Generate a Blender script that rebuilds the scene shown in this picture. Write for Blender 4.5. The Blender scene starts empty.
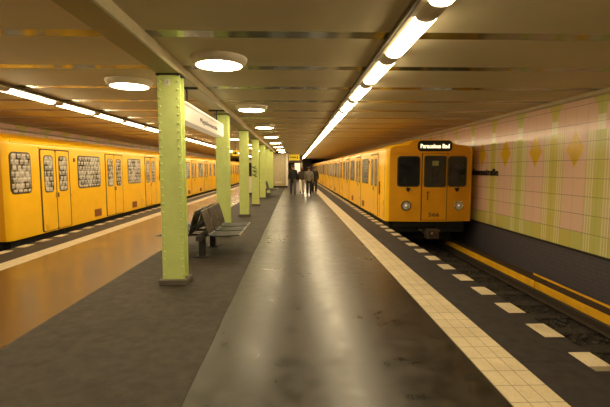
import bpy, bmesh, math, random
from mathutils import Vector, Matrix
random.seed(7)
S = bpy.context.scene
COL = S.collection
PI = math.pi

# ------------------------------------------------------------------ materials
MATS = {}
def _new(name):
    m = bpy.data.materials.new(name); m.use_nodes = True
    nt = m.node_tree; nt.nodes.clear()
    out = nt.nodes.new('ShaderNodeOutputMaterial')
    b = nt.nodes.new('ShaderNodeBsdfPrincipled')
    nt.links.new(b.outputs[0], out.inputs[0])
    MATS[name] = m
    return m, nt, b
def mathn(nt, op, a, b=None, c=None, clamp=False):
    n = nt.nodes.new('ShaderNodeMath'); n.operation = op; n.use_clamp = clamp
    for i, v in enumerate((a, b, c)):
        if v is None: continue
        if isinstance(v, (int, float)): n.inputs[i].default_value = v
        else: nt.links.new(v, n.inputs[i])
    return n.outputs[0]
def mixc(nt, fac, a, b):
    n = nt.nodes.new('ShaderNodeMix'); n.data_type = 'RGBA'
    if isinstance(fac, (int, float)): n.inputs[0].default_value = fac
    else: nt.links.new(fac, n.inputs[0])
    for i, v in ((6, a), (7, b)):
        if isinstance(v, tuple): n.inputs[i].default_value = (*v[:3], 1)
        else: nt.links.new(v, n.inputs[i])
    return n.outputs[2]
def noise(nt, scale, detail=4, vec=None, rough=.55):
    n = nt.nodes.new('ShaderNodeTexNoise'); n.inputs['Scale'].default_value = scale
    n.inputs['Detail'].default_value = detail; n.inputs['Roughness'].default_value = rough
    if vec is not None: nt.links.new(vec, n.inputs['Vector'])
    return n.outputs['Fac']
def objco(nt):
    return nt.nodes.new('ShaderNodeTexCoord').outputs['Object']
def sepxyz(nt, v):
    n = nt.nodes.new('ShaderNodeSeparateXYZ'); nt.links.new(v, n.inputs[0]); return n.outputs
def remap(nt, v, a, b, c, d):
    n = nt.nodes.new('ShaderNodeMapRange')
    nt.links.new(v, n.inputs[0])
    for i, k in enumerate((a, b, c, d)): n.inputs[i+1].default_value = k
    return n.outputs[0]
def bump(nt, b, h, strength=.3, dist=.01):
    n = nt.nodes.new('ShaderNodeBump'); n.inputs['Strength'].default_value = strength
    n.inputs['Distance'].default_value = dist
    nt.links.new(h, n.inputs['Height']); nt.links.new(n.outputs[0], b.inputs['Normal'])
def mat(name, col, rough=.5, metal=0, var=.12, vscale=6, bmp=0, emit=None, estr=0, spec=.5):
    m, nt, b = _new(name)
    co = objco(nt)
    n = noise(nt, vscale, 5, co)
    lo = tuple(c*(1-var) for c in col); hi = tuple(min(1, c*(1+var)) for c in col)
    nt.links.new(mixc(nt, remap(nt, n, .3, .7, 0, 1), lo, hi), b.inputs['Base Color'])
    nt.links.new(remap(nt, n, .3, .7, max(.03, rough*.85), min(1, rough*1.15)), b.inputs['Roughness'])
    b.inputs['Metallic'].default_value = metal
    b.inputs['Specular IOR Level'].default_value = spec
    if bmp: bump(nt, b, noise(nt, vscale*8, 4, co), bmp, .004)
    if emit:
        b.inputs['Emission Color'].default_value = (*emit, 1); b.inputs['Emission Strength'].default_value = estr
    return m

WARM = (1.0, .80, .48)
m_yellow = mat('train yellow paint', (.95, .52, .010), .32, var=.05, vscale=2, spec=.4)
m_yellow_shaded = mat('shaded train front yellow', (.80, .36, .010), .4, var=.06, vscale=2, spec=.3)  # same yellow, darkened to paint in the weaker light on the train front
m_black = mat('black rubber', (.012, .011, .01), .6)
m_seal = mat('dark rubber seal', (.03, .022, .015), .5)
m_under = mat('sooty underframe', (.012, .011, .012), .75, vscale=12, bmp=.3)
m_chrome = mat('dull chrome', (.6, .57, .5), .25, 1.0)
m_glassdark = mat('dark cab glass', (.018, .02, .022), .08, var=.3, vscale=3, spec=.6)
m_lens = mat('headlamp lens', (.55, .5, .42), .15, var=.3, vscale=20)
m_vent = mat('rusty vent', (.30, .09, .015), .6)
m_green = mat('pale green paint', (.57, .67, .22), .42, var=.07, vscale=5, bmp=.05)
m_plinth = mat('grey plinth', (.10, .085, .065), .7)
m_cap = mat('black cap plate', (.015, .013, .01), .6)
m_white = mat('white enamel', (.75, .72, .62), .35, var=.03)
m_beige = mat('beige panel', (.42, .37, .23), .5, var=.05)
m_beam = mat('beam paint', (.36, .33, .15), .45, var=.1)
m_seatm = mat('dark grey seat metal', (.026, .025, .024), .5, .1, vscale=30)
m_seatedge = mat('pale glossy seat edge', (.22, .2, .16), .35, .5, vscale=30)  # edge tubes are paler and glossier than the seat metal
m_rail = mat('rail steel', (.14, .11, .085), .4, .7, vscale=20)
m_sleeper = mat('oily sleeper', (.042, .035, .030), .85, vscale=15, bmp=.5)
m_yguard = mat('yellow guard board', (.88, .46, .012), .55, var=.12, vscale=5)
m_brownboard = mat('brown guard top', (.07, .04, .02), .7)
m_exit = mat('yellow exit sign', (.85, .60, .02), .4, var=.03, emit=(.9, .62, .03), estr=.35)
m_ink = mat('black lettering', (.012, .012, .012), .5)
m_housing = mat('lamp housing', (.80, .72, .56), .4, var=.04)
m_trunk = mat('light trunking', (.66, .57, .40), .45, var=.06)
m_darkwall = mat('dark tunnel', (.02, .017, .014), .9)
m_signtext = mat('lit destination letters', (.9, .85, .65), .5, emit=(1, .87, .55), estr=1.6)
def emis(name, col, s):
    m, nt, b = _new(name)
    b.inputs['Base Color'].default_value = (.8, .8, .75, 1)
    b.inputs['Emission Color'].default_value = (*col, 1)
    # the tubes glow a little unevenly along the diffuser
    n = noise(nt, 3, 1, objco(nt))
    nt.links.new(remap(nt, n, .2, .8, s*.96, s*1.04), b.inputs['Emission Strength'])
    return m
m_tube = emis('fluorescent diffuser', WARM, 27)
m_disc = emis('round lamp diffuser', WARM, 34)
m_signlit = mat('lit sign face', (.75, .66, .50), .4, var=.03, emit=(1, .8, .55), estr=.28)
m_poster = mat('lit poster', (.8, .7, .5), .4, emit=(1, .85, .6), estr=.7)

# floor: three zones across the platform
def floor_mat():
    m, nt, b = _new('platform floor')
    co = objco(nt); x, y, z = sepxyz(nt, co)
    nb = noise(nt, .9, 3, co); nf = noise(nt, 9, 4, co); ns = noise(nt, 130, 2, co); nm = noise(nt, 6, 5, co, .6)
    wob = mathn(nt, 'MULTIPLY_ADD', nb, .04, -.02)
    xw = mathn(nt, 'ADD', x, wob)
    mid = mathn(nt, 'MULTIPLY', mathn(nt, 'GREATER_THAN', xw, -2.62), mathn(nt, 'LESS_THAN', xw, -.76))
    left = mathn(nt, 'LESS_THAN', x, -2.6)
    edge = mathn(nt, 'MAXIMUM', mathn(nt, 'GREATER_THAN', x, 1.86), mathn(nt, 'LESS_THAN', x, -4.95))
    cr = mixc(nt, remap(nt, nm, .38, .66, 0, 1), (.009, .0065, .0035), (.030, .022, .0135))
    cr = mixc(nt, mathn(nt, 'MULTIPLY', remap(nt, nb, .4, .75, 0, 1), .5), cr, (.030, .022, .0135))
    cl = mixc(nt, remap(nt, nf, .3, .7, 0, 1), (.112, .060, .021), (.126, .069, .025))  # left zone: brown brightened with orange to paint in the yellow train's reflection
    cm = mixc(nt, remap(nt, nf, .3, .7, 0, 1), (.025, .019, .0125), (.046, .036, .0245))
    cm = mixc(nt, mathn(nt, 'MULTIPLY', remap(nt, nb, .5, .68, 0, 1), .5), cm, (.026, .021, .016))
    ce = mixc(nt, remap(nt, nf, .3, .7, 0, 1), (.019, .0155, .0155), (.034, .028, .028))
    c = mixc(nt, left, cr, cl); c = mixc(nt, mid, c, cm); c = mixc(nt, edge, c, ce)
    # large slab joints in the dark asphalt, running across the platform
    jy = mathn(nt, 'FRACT', mathn(nt, 'MULTIPLY_ADD', y, 1/2.4, .671))
    j = mathn(nt, 'MULTIPLY', mathn(nt, 'LESS_THAN', jy, .010), mathn(nt, 'GREATER_THAN', x, -.72))
    c = mixc(nt, mathn(nt, 'MULTIPLY', j, .6), c, (.012, .01, .008))
    jm = mathn(nt, 'LESS_THAN', mathn(nt, 'ABSOLUTE', mathn(nt, 'ADD', xw, .76)), .012)
    c = mixc(nt, mathn(nt, 'MULTIPLY', jm, .6), c, (.015, .012, .01))
    sp = remap(nt, ns, .66, .74, 0, .5)
    c = mixc(nt, sp, c, mixc(nt, .5, c, (.3, .26, .2)))
    nt.links.new(c, b.inputs['Base Color'])
    r0 = mathn(nt, 'SUBTRACT', remap(nt, nb, .3, .7, .29, .36), mathn(nt, 'MULTIPLY', left, .10))
    r = mathn(nt, 'ADD', r0, mathn(nt, 'MULTIPLY', mathn(nt, 'MAXIMUM', mid, edge), .36))
    r = mathn(nt, 'ADD', r, mathn(nt, 'MULTIPLY', remap(nt, nm, .35, .65, -.042, .042), mathn(nt, 'SUBTRACT', 1, mathn(nt, 'MULTIPLY', left, .8))))
    nt.links.new(r, b.inputs['Roughness'])
    nt.links.new(mathn(nt, 'SUBTRACT', .55, mathn(nt, 'MULTIPLY', mathn(nt, 'MAXIMUM', mid, edge), .25)), b.inputs['Specular IOR Level'])
    bump(nt, b, mathn(nt, 'MULTIPLY', mathn(nt, 'ADD', nf, mathn(nt, 'MULTIPLY', ns, .4)), mathn(nt, 'SUBTRACT', 1, mathn(nt, 'MULTIPLY', left, .85))), .07, .003)
    return m
m_floor = floor_mat()

def tile_band_mat(name, x0, cols, w, pitch):
    m, nt, b = _new(name)
    co = objco(nt); x, y, z = sepxyz(nt, co)
    u = mathn(nt, 'DIVIDE', mathn(nt, 'SUBTRACT', x, x0), w)
    v = mathn(nt, 'DIVIDE', y, pitch)
    stag = mathn(nt, 'MULTIPLY', mathn(nt, 'FLOOR', u), .0)
    fu = mathn(nt, 'FRACT', u); fv = mathn(nt, 'FRACT', mathn(nt, 'ADD', v, stag))
    g = mathn(nt, 'MAXIMUM', mathn(nt, 'LESS_THAN', fu, .05), mathn(nt, 'LESS_THAN', fv, .035))
    n = noise(nt, 3, 6, co); n2 = noise(nt, 35, 4, co)
    c = mixc(nt, remap(nt, n, .3, .7, 0, 1), (.50, .41, .26), (.66, .56, .38))
    c = mixc(nt, remap(nt, n2, .5, .75, 0, .35), c, (.26, .2, .12))
    c = mixc(nt, mathn(nt, 'MULTIPLY', g, .75), c, (.09, .07, .045))
    nt.links.new(c, b.inputs['Base Color']); b.inputs['Roughness'].default_value = .45
    return m

def wall_mat():
    m, nt, b = _new('plaid wall tiles')
    co = objco(nt); x, y, z = sepxyz(nt, co)
    P = 1.31
    ph = mathn(nt, 'MULTIPLY', mathn(nt, 'SUBTRACT', y, 7.85), 1/P)
    fr = mathn(nt, 'FRACT', mathn(nt, 'ADD', ph, .5))
    us = mathn(nt, 'MULTIPLY', mathn(nt, 'SUBTRACT', fr, .5), P)      # signed distance to a diamond column
    u = mathn(nt, 'ABSOLUTE', us)
    alt = mathn(nt, 'FRACT', mathn(nt, 'MULTIPLY', mathn(nt, 'FLOOR', mathn(nt, 'ADD', ph, 0)), .5))   # alternate green shades
    PINK = (.82, .55, .44); PINK2 = (.86, .61, .48); GRN = (.68, .60, .17); GRN2 = (.64, .62, .20); PALE = (.88, .80, .56); YEL = (.78, .50, .03)
    n = noise(nt, 4, 3, co)
    green = mixc(nt, mathn(nt, 'GREATER_THAN', alt, .2), GRN, GRN2)
    pink = mixc(nt, n, PINK, PINK2)
    # lower field: pink columns under the diamonds, green columns between, thin plaid lines
    e = mathn(nt, 'SUBTRACT', .655, u)                         # distance from the middle of a green column
    core = mathn(nt, 'LESS_THAN', e, .14)
    band = mathn(nt, 'LESS_THAN', e, .335)
    mid = mixc(nt, .68, pink, green)
    c = mixc(nt, band, pink, mid)
    c = mixc(nt, core, c, green)
    low = mathn(nt, 'LESS_THAN', z, .375)
    c = mixc(nt, low, c, green)
    pu = mathn(nt, 'FRACT', mathn(nt, 'MULTIPLY', e, 1/.068))
    lines = mathn(nt, 'MULTIPLY', mathn(nt, 'LESS_THAN', pu, .42),
             mathn(nt, 'MULTIPLY', mathn(nt, 'GREATER_THAN', e, .13), mathn(nt, 'LESS_THAN', e, .33)))
    c = mixc(nt, mathn(nt, 'MULTIPLY', lines, .75), c, PALE)
    pv = mathn(nt, 'FRACT', mathn(nt, 'MULTIPLY', us, 1/.05))
    l2 = mathn(nt, 'MULTIPLY', mathn(nt, 'LESS_THAN', pv, .3), mathn(nt, 'LESS_THAN', mathn(nt, 'ABSOLUTE', mathn(nt, 'SUBTRACT', z, .88)), .14))
    c = mixc(nt, mathn(nt, 'MULTIPLY', l2, .3), c, PALE)
    # upper field: pink arches with green cups between on pale stems
    up = mathn(nt, 'GREATER_THAN', z, 2.30)
    dz = mathn(nt, 'SUBTRACT', z, 2.57)
    arch = mathn(nt, 'SQRT', mathn(nt, 'MAXIMUM', mathn(nt, 'SUBTRACT', .56*.56, mathn(nt, 'MULTIPLY', dz, mathn(nt, 'MULTIPLY', dz, 1.35))), 0))
    cup = mathn(nt, 'MULTIPLY', mathn(nt, 'GREATER_THAN', u, arch), mathn(nt, 'GREATER_THAN', dz, 0))
    stem = mathn(nt, 'MULTIPLY', mathn(nt, 'LESS_THAN', e, .095), mathn(nt, 'LESS_THAN', dz, 0))
    cu = mixc(nt, cup, mixc(nt, stem, pink, PALE), green)
    c = mixc(nt, up, c, cu)
    # yellow diamonds
    dm = mathn(nt, 'ADD', mathn(nt, 'MULTIPLY', u, 1/.25), mathn(nt, 'MULTIPLY', mathn(nt, 'ABSOLUTE', mathn(nt, 'SUBTRACT', z, 1.98)), 1/.35))
    c = mixc(nt, mathn(nt, 'LESS_THAN', dm, 1), c, YEL)
    # tile joints
    jz = mathn(nt, 'FRACT', mathn(nt, 'MULTIPLY', mathn(nt, 'SUBTRACT', z, .03), 1/.345))
    jy = mathn(nt, 'FRACT', mathn(nt, 'MULTIPLY', y, 1/(P/4)))
    g = mathn(nt, 'MAXIMUM', mathn(nt, 'LESS_THAN', jz, .035), mathn(nt, 'MULTIPLY', mathn(nt, 'LESS_THAN', jy, .03), .5))
    c = mixc(nt, mathn(nt, 'MULTIPLY', g, .6), c, (.16, .12, .07))
    nt.links.new(c, b.inputs['Base Color'])
    b.inputs['Roughness'].default_value = .17
    b.inputs['Specular IOR Level'].default_value = .5
    h = mathn(nt, 'ADD', mathn(nt, 'MULTIPLY', g, -.6), mathn(nt, 'MULTIPLY', noise(nt, 9, 2, co), 1.0))
    bump(nt, b, h, .22, .004)
    return m
m_wall = wall_mat()

def slate_mat():
    m, nt, b = _new('dark slate wall strips')
    co = objco(nt); x, y, z = sepxyz(nt, co)
    jz = mathn(nt, 'FRACT', mathn(nt, 'MULTIPLY', z, 1/.075))
    row = mathn(nt, 'FLOOR', mathn(nt, 'MULTIPLY', z, 1/.075))
    jy = mathn(nt, 'FRACT', mathn(nt, 'ADD', mathn(nt, 'MULTIPLY', y, 1/.26), mathn(nt, 'MULTIPLY', row, .37)))
    g = mathn(nt, 'MAXIMUM', mathn(nt, 'LESS_THAN', jz, .12), mathn(nt, 'LESS_THAN', jy, .03))
    n = noise(nt, 12, 4, co)
    c = mixc(nt, n, (.060, .053, .066), (.125, .110, .128))
    c = mixc(nt, mathn(nt, 'MULTIPLY', g, .5), c, (.022, .018, .018))
    nt.links.new(c, b.inputs['Base Color']); b.inputs['Roughness'].default_value = .5
    bump(nt, b, mathn(nt, 'MULTIPLY', g, -1), .4, .004)
    return m
m_slate = slate_mat()

def ballast_mat():
    m, nt, b = _new('sooty ballast')
    co = objco(nt)
    v = nt.nodes.new('ShaderNodeTexVoronoi'); v.inputs['Scale'].default_value = 17
    nt.links.new(co, v.inputs['Vector'])
    c = mixc(nt, v.outputs['Distance'], (.045, .036, .028), (.012, .01, .008))
    c = mixc(nt, remap(nt, noise(nt, 5, 3, co), .4, .7, 0, .6), c, (.02, .016, .013))
    nt.links.new(c, b.inputs['Base Color']); b.inputs['Roughness'].default_value = .9
    bump(nt, b, v.outputs['Distance'], -1.0, .05)
    return m
m_ballast = ballast_mat()

def ceil_mat():
    m, nt, b = _new('enamelled ceiling panels')
    co = objco(nt)
    n = noise(nt, .7, 4, co)
    c = mixc(nt, remap(nt, n, .3, .7, 0, 1), (.60, .525, .33), (.68, .595, .385))
    nt.links.new(c, b.inputs['Base Color']); b.inputs['Roughness'].default_value = .55
    b.inputs['Specular IOR Level'].default_value = .5
    return m
m_ceil = ceil_mat()
m_groove = mat('ceiling groove strip', (.11, .115, .038), .13, .4, var=.25, vscale=.8)
m_seam = mat('pale panel edge', (.55, .47, .30), .4)

def pane_mat(name, dark, light, e):
    m, nt, b = _new(name)
    co = objco(nt); x, y, z = sepxyz(nt, co)
    # etched film of little repeated gate shapes
    fy = mathn(nt, 'FRACT', mathn(nt, 'MULTIPLY', y, 1/.15)); row = mathn(nt, 'FLOOR', mathn(nt, 'MULTIPLY', z, 1/.13))
    fy = mathn(nt, 'FRACT', mathn(nt, 'ADD', mathn(nt, 'MULTIPLY', y, 1/.16), mathn(nt, 'MULTIPLY', row, .5)))
    fz = mathn(nt, 'FRACT', mathn(nt, 'MULTIPLY', z, 1/.13))
    top = mathn(nt, 'MULTIPLY', mathn(nt, 'GREATER_THAN', fz, .55), mathn(nt, 'LESS_THAN', fz, .85))
    inx = mathn(nt, 'LESS_THAN', mathn(nt, 'ABSOLUTE', mathn(nt, 'SUBTRACT', fy, .5)), .36)
    colm = mathn(nt, 'MULTIPLY', mathn(nt, 'LESS_THAN', mathn(nt, 'FRACT', mathn(nt, 'MULTIPLY', fy, 6)), .5), mathn(nt, 'MULTIPLY', mathn(nt, 'GREATER_THAN', fz, .12), mathn(nt, 'LESS_THAN', fz, .6)))
    g = mathn(nt, 'MULTIPLY', inx, mathn(nt, 'MAXIMUM', top, colm))
    n = noise(nt, 3.2, 2, co); n2 = noise(nt, 11, 2, co)
    base = mixc(nt, remap(nt, mathn(nt, 'ADD', mathn(nt, 'MULTIPLY', n, .6), mathn(nt, 'MULTIPLY', n2, .4)),   .45, .60, 0, 1), dark, tuple(.35*a+.65*b_ for a, b_ in zip(dark, light)))
    c = mixc(nt, mathn(nt, 'MULTIPLY', g, .7), base, light)
    nt.links.new(c, b.inputs['Base Color']); b.inputs['Roughness'].default_value = .15
    nt.links.new(c, b.inputs['Emission Color']); b.inputs['Emission Strength'].default_value = e  # faint pane glow stands in for the lit car interior
    return m
m_pane_l = pane_mat('etched window left', (.045, .038, .03), (.66, .60, .48), .14)
m_pane_r = pane_mat('etched window right', (.07, .065, .055), (.36, .34, .29), .12)

# ------------------------------------------------------------------ mesh helpers
def box(bm, x0, x1, y0, y1, z0, z1, bev=0, M=None):
    vs = [bm.verts.new((x, y, z)) for x in (x0, x1) for y in (y0, y1) for z in (z0, z1)]
    fs = [(0,1,3,2), (4,6,7,5), (0,4,5,1), (2,3,7,6), (0,2,6,4), (1,5,7,3)]
    faces = [bm.faces.new([vs[i] for i in f]) for f in fs]
    if bev:
        es = list({e for f in faces for e in f.edges})
        r = bmesh.ops.bevel(bm, geom=es, offset=bev, segments=2, affect='EDGES', profile=.5)
        vs = list({v for f in r['faces'] for v in f.verts} | {v for v in vs if v.is_valid})
    if M is not None:
        for v in vs: v.co = M @ v.co
    return vs
def tube(bm, p0, p1, r0, r1=None, seg=12):
    p0, p1 = Vector(p0), Vector(p1); r1 = r0 if r1 is None else r1
    d = (p1-p0).normalized()
    a = d.orthogonal().normalized(); b = d.cross(a)
    A, B = [], []
    for i in range(seg):
        t = 2*PI*i/seg; o = a*math.cos(t)+b*math.sin(t)
        A.append(bm.verts.new(p0+o*r0)); B.append(bm.verts.new(p1+o*r1))
    for i in range(seg):
        j = (i+1) % seg
        bm.faces.new((A[i], A[j], B[j], B[i]))
    bm.faces.new(A[::-1]); bm.faces.new(B)
def lathe(bm, prof, seg=40, c=(0, 0, 0)):
    rings = []
    for r, z in prof:
        if r < 1e-5: rings.append([bm.verts.new((c[0], c[1], c[2]+z))])
        else: rings.append([bm.verts.new((c[0]+r*math.cos(2*PI*i/seg), c[1]+r*math.sin(2*PI*i/seg), c[2]+z)) for i in range(seg)])
    for a, b in zip(rings, rings[1:]):
        for i in range(seg):
            j = (i+1) % seg
            if len(a) == 1: bm.faces.new((a[0], b[i], b[j]))
            elif len(b) == 1: bm.faces.new((a[i], a[j], b[0]))
            else: bm.faces.new((a[i], a[j], b[j], b[i]))
def rr_loop(u0, u1, v0, v1, r, n=4):
    pts = []
    r = min(r, (u1-u0)/2-1e-4, (v1-v0)/2-1e-4)
    if r <= 1e-4: return [(u0, v0), (u1, v0), (u1, v1), (u0, v1)]
    for cx, cy, a0 in ((u1-r, v0+r, -PI/2), (u1-r, v1-r, 0), (u0+r, v1-r, PI/2), (u0+r, v0+r, PI)):
        for k in range(n+1):
            a = a0+PI/2*k/n; pts.append((cx+r*math.cos(a), cy+r*math.sin(a)))
    return pts
def rr_prism(bm, fn, u0, u1, v0, v1, d0, d1, r=0):
    L = rr_loop(u0, u1, v0, v1, r)
    A = [bm.verts.new(fn(u, v, d0)) for u, v in L]; B = [bm.verts.new(fn(u, v, d1)) for u, v in L]
    n = len(L)
    for i in range(n):
        j = (i+1) % n; bm.faces.new((A[i], A[j], B[j], B[i]))
    bm.faces.new(A[::-1]); bm.faces.new(B)
def prism(bm, pts, axis_fn, d0, d1):
    A = [bm.verts.new(axis_fn(u, v, d0)) for u, v in pts]; B = [bm.verts.new(axis_fn(u, v, d1)) for u, v in pts]
    n = len(pts)
    for i in range(n):
        j = (i+1) % n; bm.faces.new((A[i], A[j], B[j], B[i]))
    bm.faces.new(A[::-1]); bm.faces.new(B)
def NB(): return bmesh.new()
def link(name, me, m, parent=None):
    o = bpy.data.objects.new(name, me); COL.objects.link(o)
    if parent: o.parent = parent
    if m is not None:
        if len(me.materials): me.materials.clear()
        for k in (m if isinstance(m, (list, tuple)) else [m]): me.materials.append(k)
    return o
def obj(name, bm, m, parent=None, smooth=False):
    bmesh.ops.recalc_face_normals(bm, faces=bm.faces[:])
    me = bpy.data.meshes.new(name); bm.to_mesh(me); bm.free()
    if smooth:
        for p in me.polygons: p.use_smooth = True
        try: me.set_sharp_from_angle(angle=math.radians(38))
        except Exception: pass
    return link(name, me, m, parent)
def tag(o, label, cat, group=None, kind=None):
    o['label'] = label; o['category'] = cat
    if group: o['group'] = group
    if kind: o['kind'] = kind
    return o
def thing(name, label, cat, loc=(0, 0, 0), rz=0, group=None):
    o = bpy.data.objects.new(name, None); COL.objects.link(o)
    o.empty_display_size = .1
    o.location = loc; o.rotation_euler = (0, 0, rz)
    return tag(o, label, cat, group)
def struct(name, bm, m, label=None):
    o = obj(name, bm, m); o['kind'] = 'structure'
    if label: o['label'] = label
    return o
def dup(root, loc, label, rz=None):
    r = root.copy(); COL.objects.link(r); r.location = loc; r['label'] = label
    if rz is not None: r.rotation_euler = (0, 0, rz)
    for ch in list(root.children):
        c = ch.copy(); COL.objects.link(c); c.parent = r
        for g in list(ch.children):
            d = g.copy(); COL.objects.link(d); d.parent = c
    return r
def text_mesh(s, size, depth=.004, bold=0.0):
    cu = bpy.data.curves.new('lettering', 'FONT'); cu.body = s; cu.size = size
    cu.extrude = depth/2; cu.align_x = 'CENTER'; cu.align_y = 'CENTER'; cu.offset = bold
    cu.resolution_u = 3
    t = bpy.data.objects.new('lettering', cu); COL.objects.link(t)
    dg = bpy.context.evaluated_depsgraph_get()
    me = bpy.data.meshes.new_from_object(t.evaluated_get(dg))
    bpy.data.objects.remove(t); bpy.data.curves.remove(cu)
    return me
def text_obj(name, s, size, M, m, parent=None, depth=.004, bold=0.0, width=None):
    me = text_mesh(s, size, depth, bold)
    if width:
        xs = [v.co.x for v in me.vertices]; k = width/(max(xs)-min(xs))
        me.transform(Matrix.Diagonal((k, 1, 1, 1)))
    me.transform(M)
    return link(name, me, m, parent)
def basis(o, ex, ey):
    ex, ey = Vector(ex).normalized(), Vector(ey).normalized(); ez = ex.cross(ey)
    M = Matrix.Identity(4)
    for i in range(3): M[i][0], M[i][1], M[i][2], M[i][3] = ex[i], ey[i], ez[i], o[i]
    return M
ORD = ['nearest', 'second', 'third', 'fourth', 'fifth', 'sixth', 'seventh', 'eighth', 'ninth', 'tenth', 'eleventh', 'twelfth',
       'thirteenth', 'fourteenth', 'fifteenth', 'sixteenth', 'seventeenth', 'eighteenth', 'nineteenth', 'twentieth']
def ordn(i):
    if i < 20: return ORD[i]
    t, u = divmod(i+1, 10)
    tens = {2: 'twent', 3: 'thirt', 4: 'fort'}[t]
    return tens+'ieth' if u == 0 else tens+'y-'+('first' if u == 1 else ORD[u-1])
def nth(i, what):
    return f'{what} nearest the camera' if i == 0 else f'{what}, {ordn(i)} from the camera'

# ------------------------------------------------------------------ layout (metres, platform top = 0, +Y down the platform)
ZC = 2.99
XR, XL = 5.48, -8.92
PE_R, PE_L = 2.57, -5.66
Y0, Y1 = -7.0, 60.0
YE = 70.0
BED = -.97
XC = -1.665

# ---- setting
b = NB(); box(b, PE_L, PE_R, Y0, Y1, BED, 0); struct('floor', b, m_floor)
b = NB(); box(b, PE_R, XR+.2, Y0, YE, BED-.2, BED); struct('floor', b, m_ballast)
b = NB(); box(b, XL-.2, PE_L, Y0, YE, BED-.2, BED); struct('floor', b, m_ballast)
m_bandR = tile_band_mat('cream tile band right', 1.47, 3, .13, .218)
m_bandL = tile_band_mat('cream tile band left', -4.95, 3, .1134, .218)
b = NB(); box(b, 1.47, 1.86, Y0, Y1, 0, .004); struct('trim_1', b, m_bandR)
b = NB(); box(b, -4.95, -4.61, Y0, Y1, 0, .004); struct('trim_2', b, m_bandL)
m_dash = tile_band_mat('cream edge blocks', 0, 1, 3.0, 3.0)
def dashes(x0, x1, ys, name):
    b = NB(); y = ys
    while y < Y1-.4:
        box(b, x0, x1, y, y+.33, -.02, .004); y += .655
    struct(name, b, m_dash)
dashes(2.385, PE_R+.003, 3.03-.655*8, 'trim_3')
dashes(PE_L-.003, -5.48, 7.66-.655*14, 'trim_4')

b = NB(); box(b, XR, XR+.2, Y0, 62, .03, ZC+.1); struct('wall_right', b, m_wall)
b = NB(); box(b, XR+.015, XR+.2, Y0, 62, BED, .03); struct('wall_right_lower', b, m_slate)
b = NB(); box(b, XL-.2, XL, Y0, 62, .03, ZC+.1); struct('wall_left', b, m_wall)
b = NB(); box(b, XL-.2, XL-.015, Y0, 62, BED, .03); struct('wall_left_lower', b, m_slate)
b = NB(); box(b, XR-.02, XR+.02, Y0, 62, 0.0, .035); struct('trim_5', b, m_cap)
# cornice strips where the walls meet the ceiling
b = NB()
prism(b, [(XR, 2.90), (XR-.05, 2.93), (XR-.07, 2.99), (XR, 2.99)], lambda u, v, d: (u, d, v), Y0, 62); struct('trim_6', b, m_seam)
b = NB()
prism(b, [(XL, 2.80), (XL+.06, 2.82), (XL+.06, 2.86), (XL, 2.86)], lambda u, v, d: (u, d, v), Y0, 62); struct('trim_7', b, m_seam)
# tunnel mouths beyond the platform
b = NB(); box(b, XR, XR+.2, 62, YE, BED, ZC+.1); struct('wall_right_tunnel', b, m_darkwall)
b = NB(); box(b, XL-.2, XL, 62, YE, BED, ZC+.1); struct('wall_left_tunnel', b, m_darkwall)
b = NB(); box(b, XL-.2, XR+.2, YE, YE+.2, BED-.2, ZC+.2); struct('wall_back_tunnel', b, m_darkwall)
b = NB(); box(b, PE_L, PE_R, Y1, Y1+.3, BED, ZC); struct('wall_back', b, mat('brown end wall', (.075, .05, .035), .6))
b = NB(); box(b, XL-.2, XR+.2, Y0-.2, Y0, BED-.2, ZC+.2); struct('wall_front', b, mat('plain end wall', (.25, .2, .12), .7))
# ceiling: broad enamelled panels with shallow glossy joint strips between
bp, bg, bs = NB(), NB(), NB()
G0, GP, GW = 4.276, 1.41, .225
k = math.floor((Y0-G0)/GP)-1
y = Y0
box(bg, XL, XR, Y0, YE, ZC+.0015, ZC+.06)
while True:
    g0 = G0+k*GP
    a, c = g0-GP+GW, g0
    a2, c2 = max(a, Y0), min(c, YE)
    if a2 >= YE: break
    if c2 > a2:
        box(bp, XL, XR, a2, c2, ZC, ZC+.0015)
        box(bs, XL, XR, c2-.012, c2+.004, ZC-.001, ZC+.001)
    k += 1
struct('ceiling', bp, m_ceil); struct('ceiling_joint', bg, m_groove); struct('trim_8', bs, m_seam)

# ------------------------------------------------------------------ long beam on the pillars
BZ = 2.855
b = NB()
box(b, -.150, .150, 0, 34.2-Y0, 0, .02)
beam = thing('ceiling_beam', 'long olive steel beam with sides lightened as lamplit running over the row of green pillars', 'beam', (XC, Y0, BZ))
obj('bottom_plate', b, m_beam, beam)
b = NB(); box(b, -.155, .155, 0, 34.2-Y0, .02, ZC-BZ)
obj('side_plates', b, mat('lamplit beam side', (.70, .62, .42), .4), beam)  # sides coloured lighter to paint in the lamplight falling on them

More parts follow.
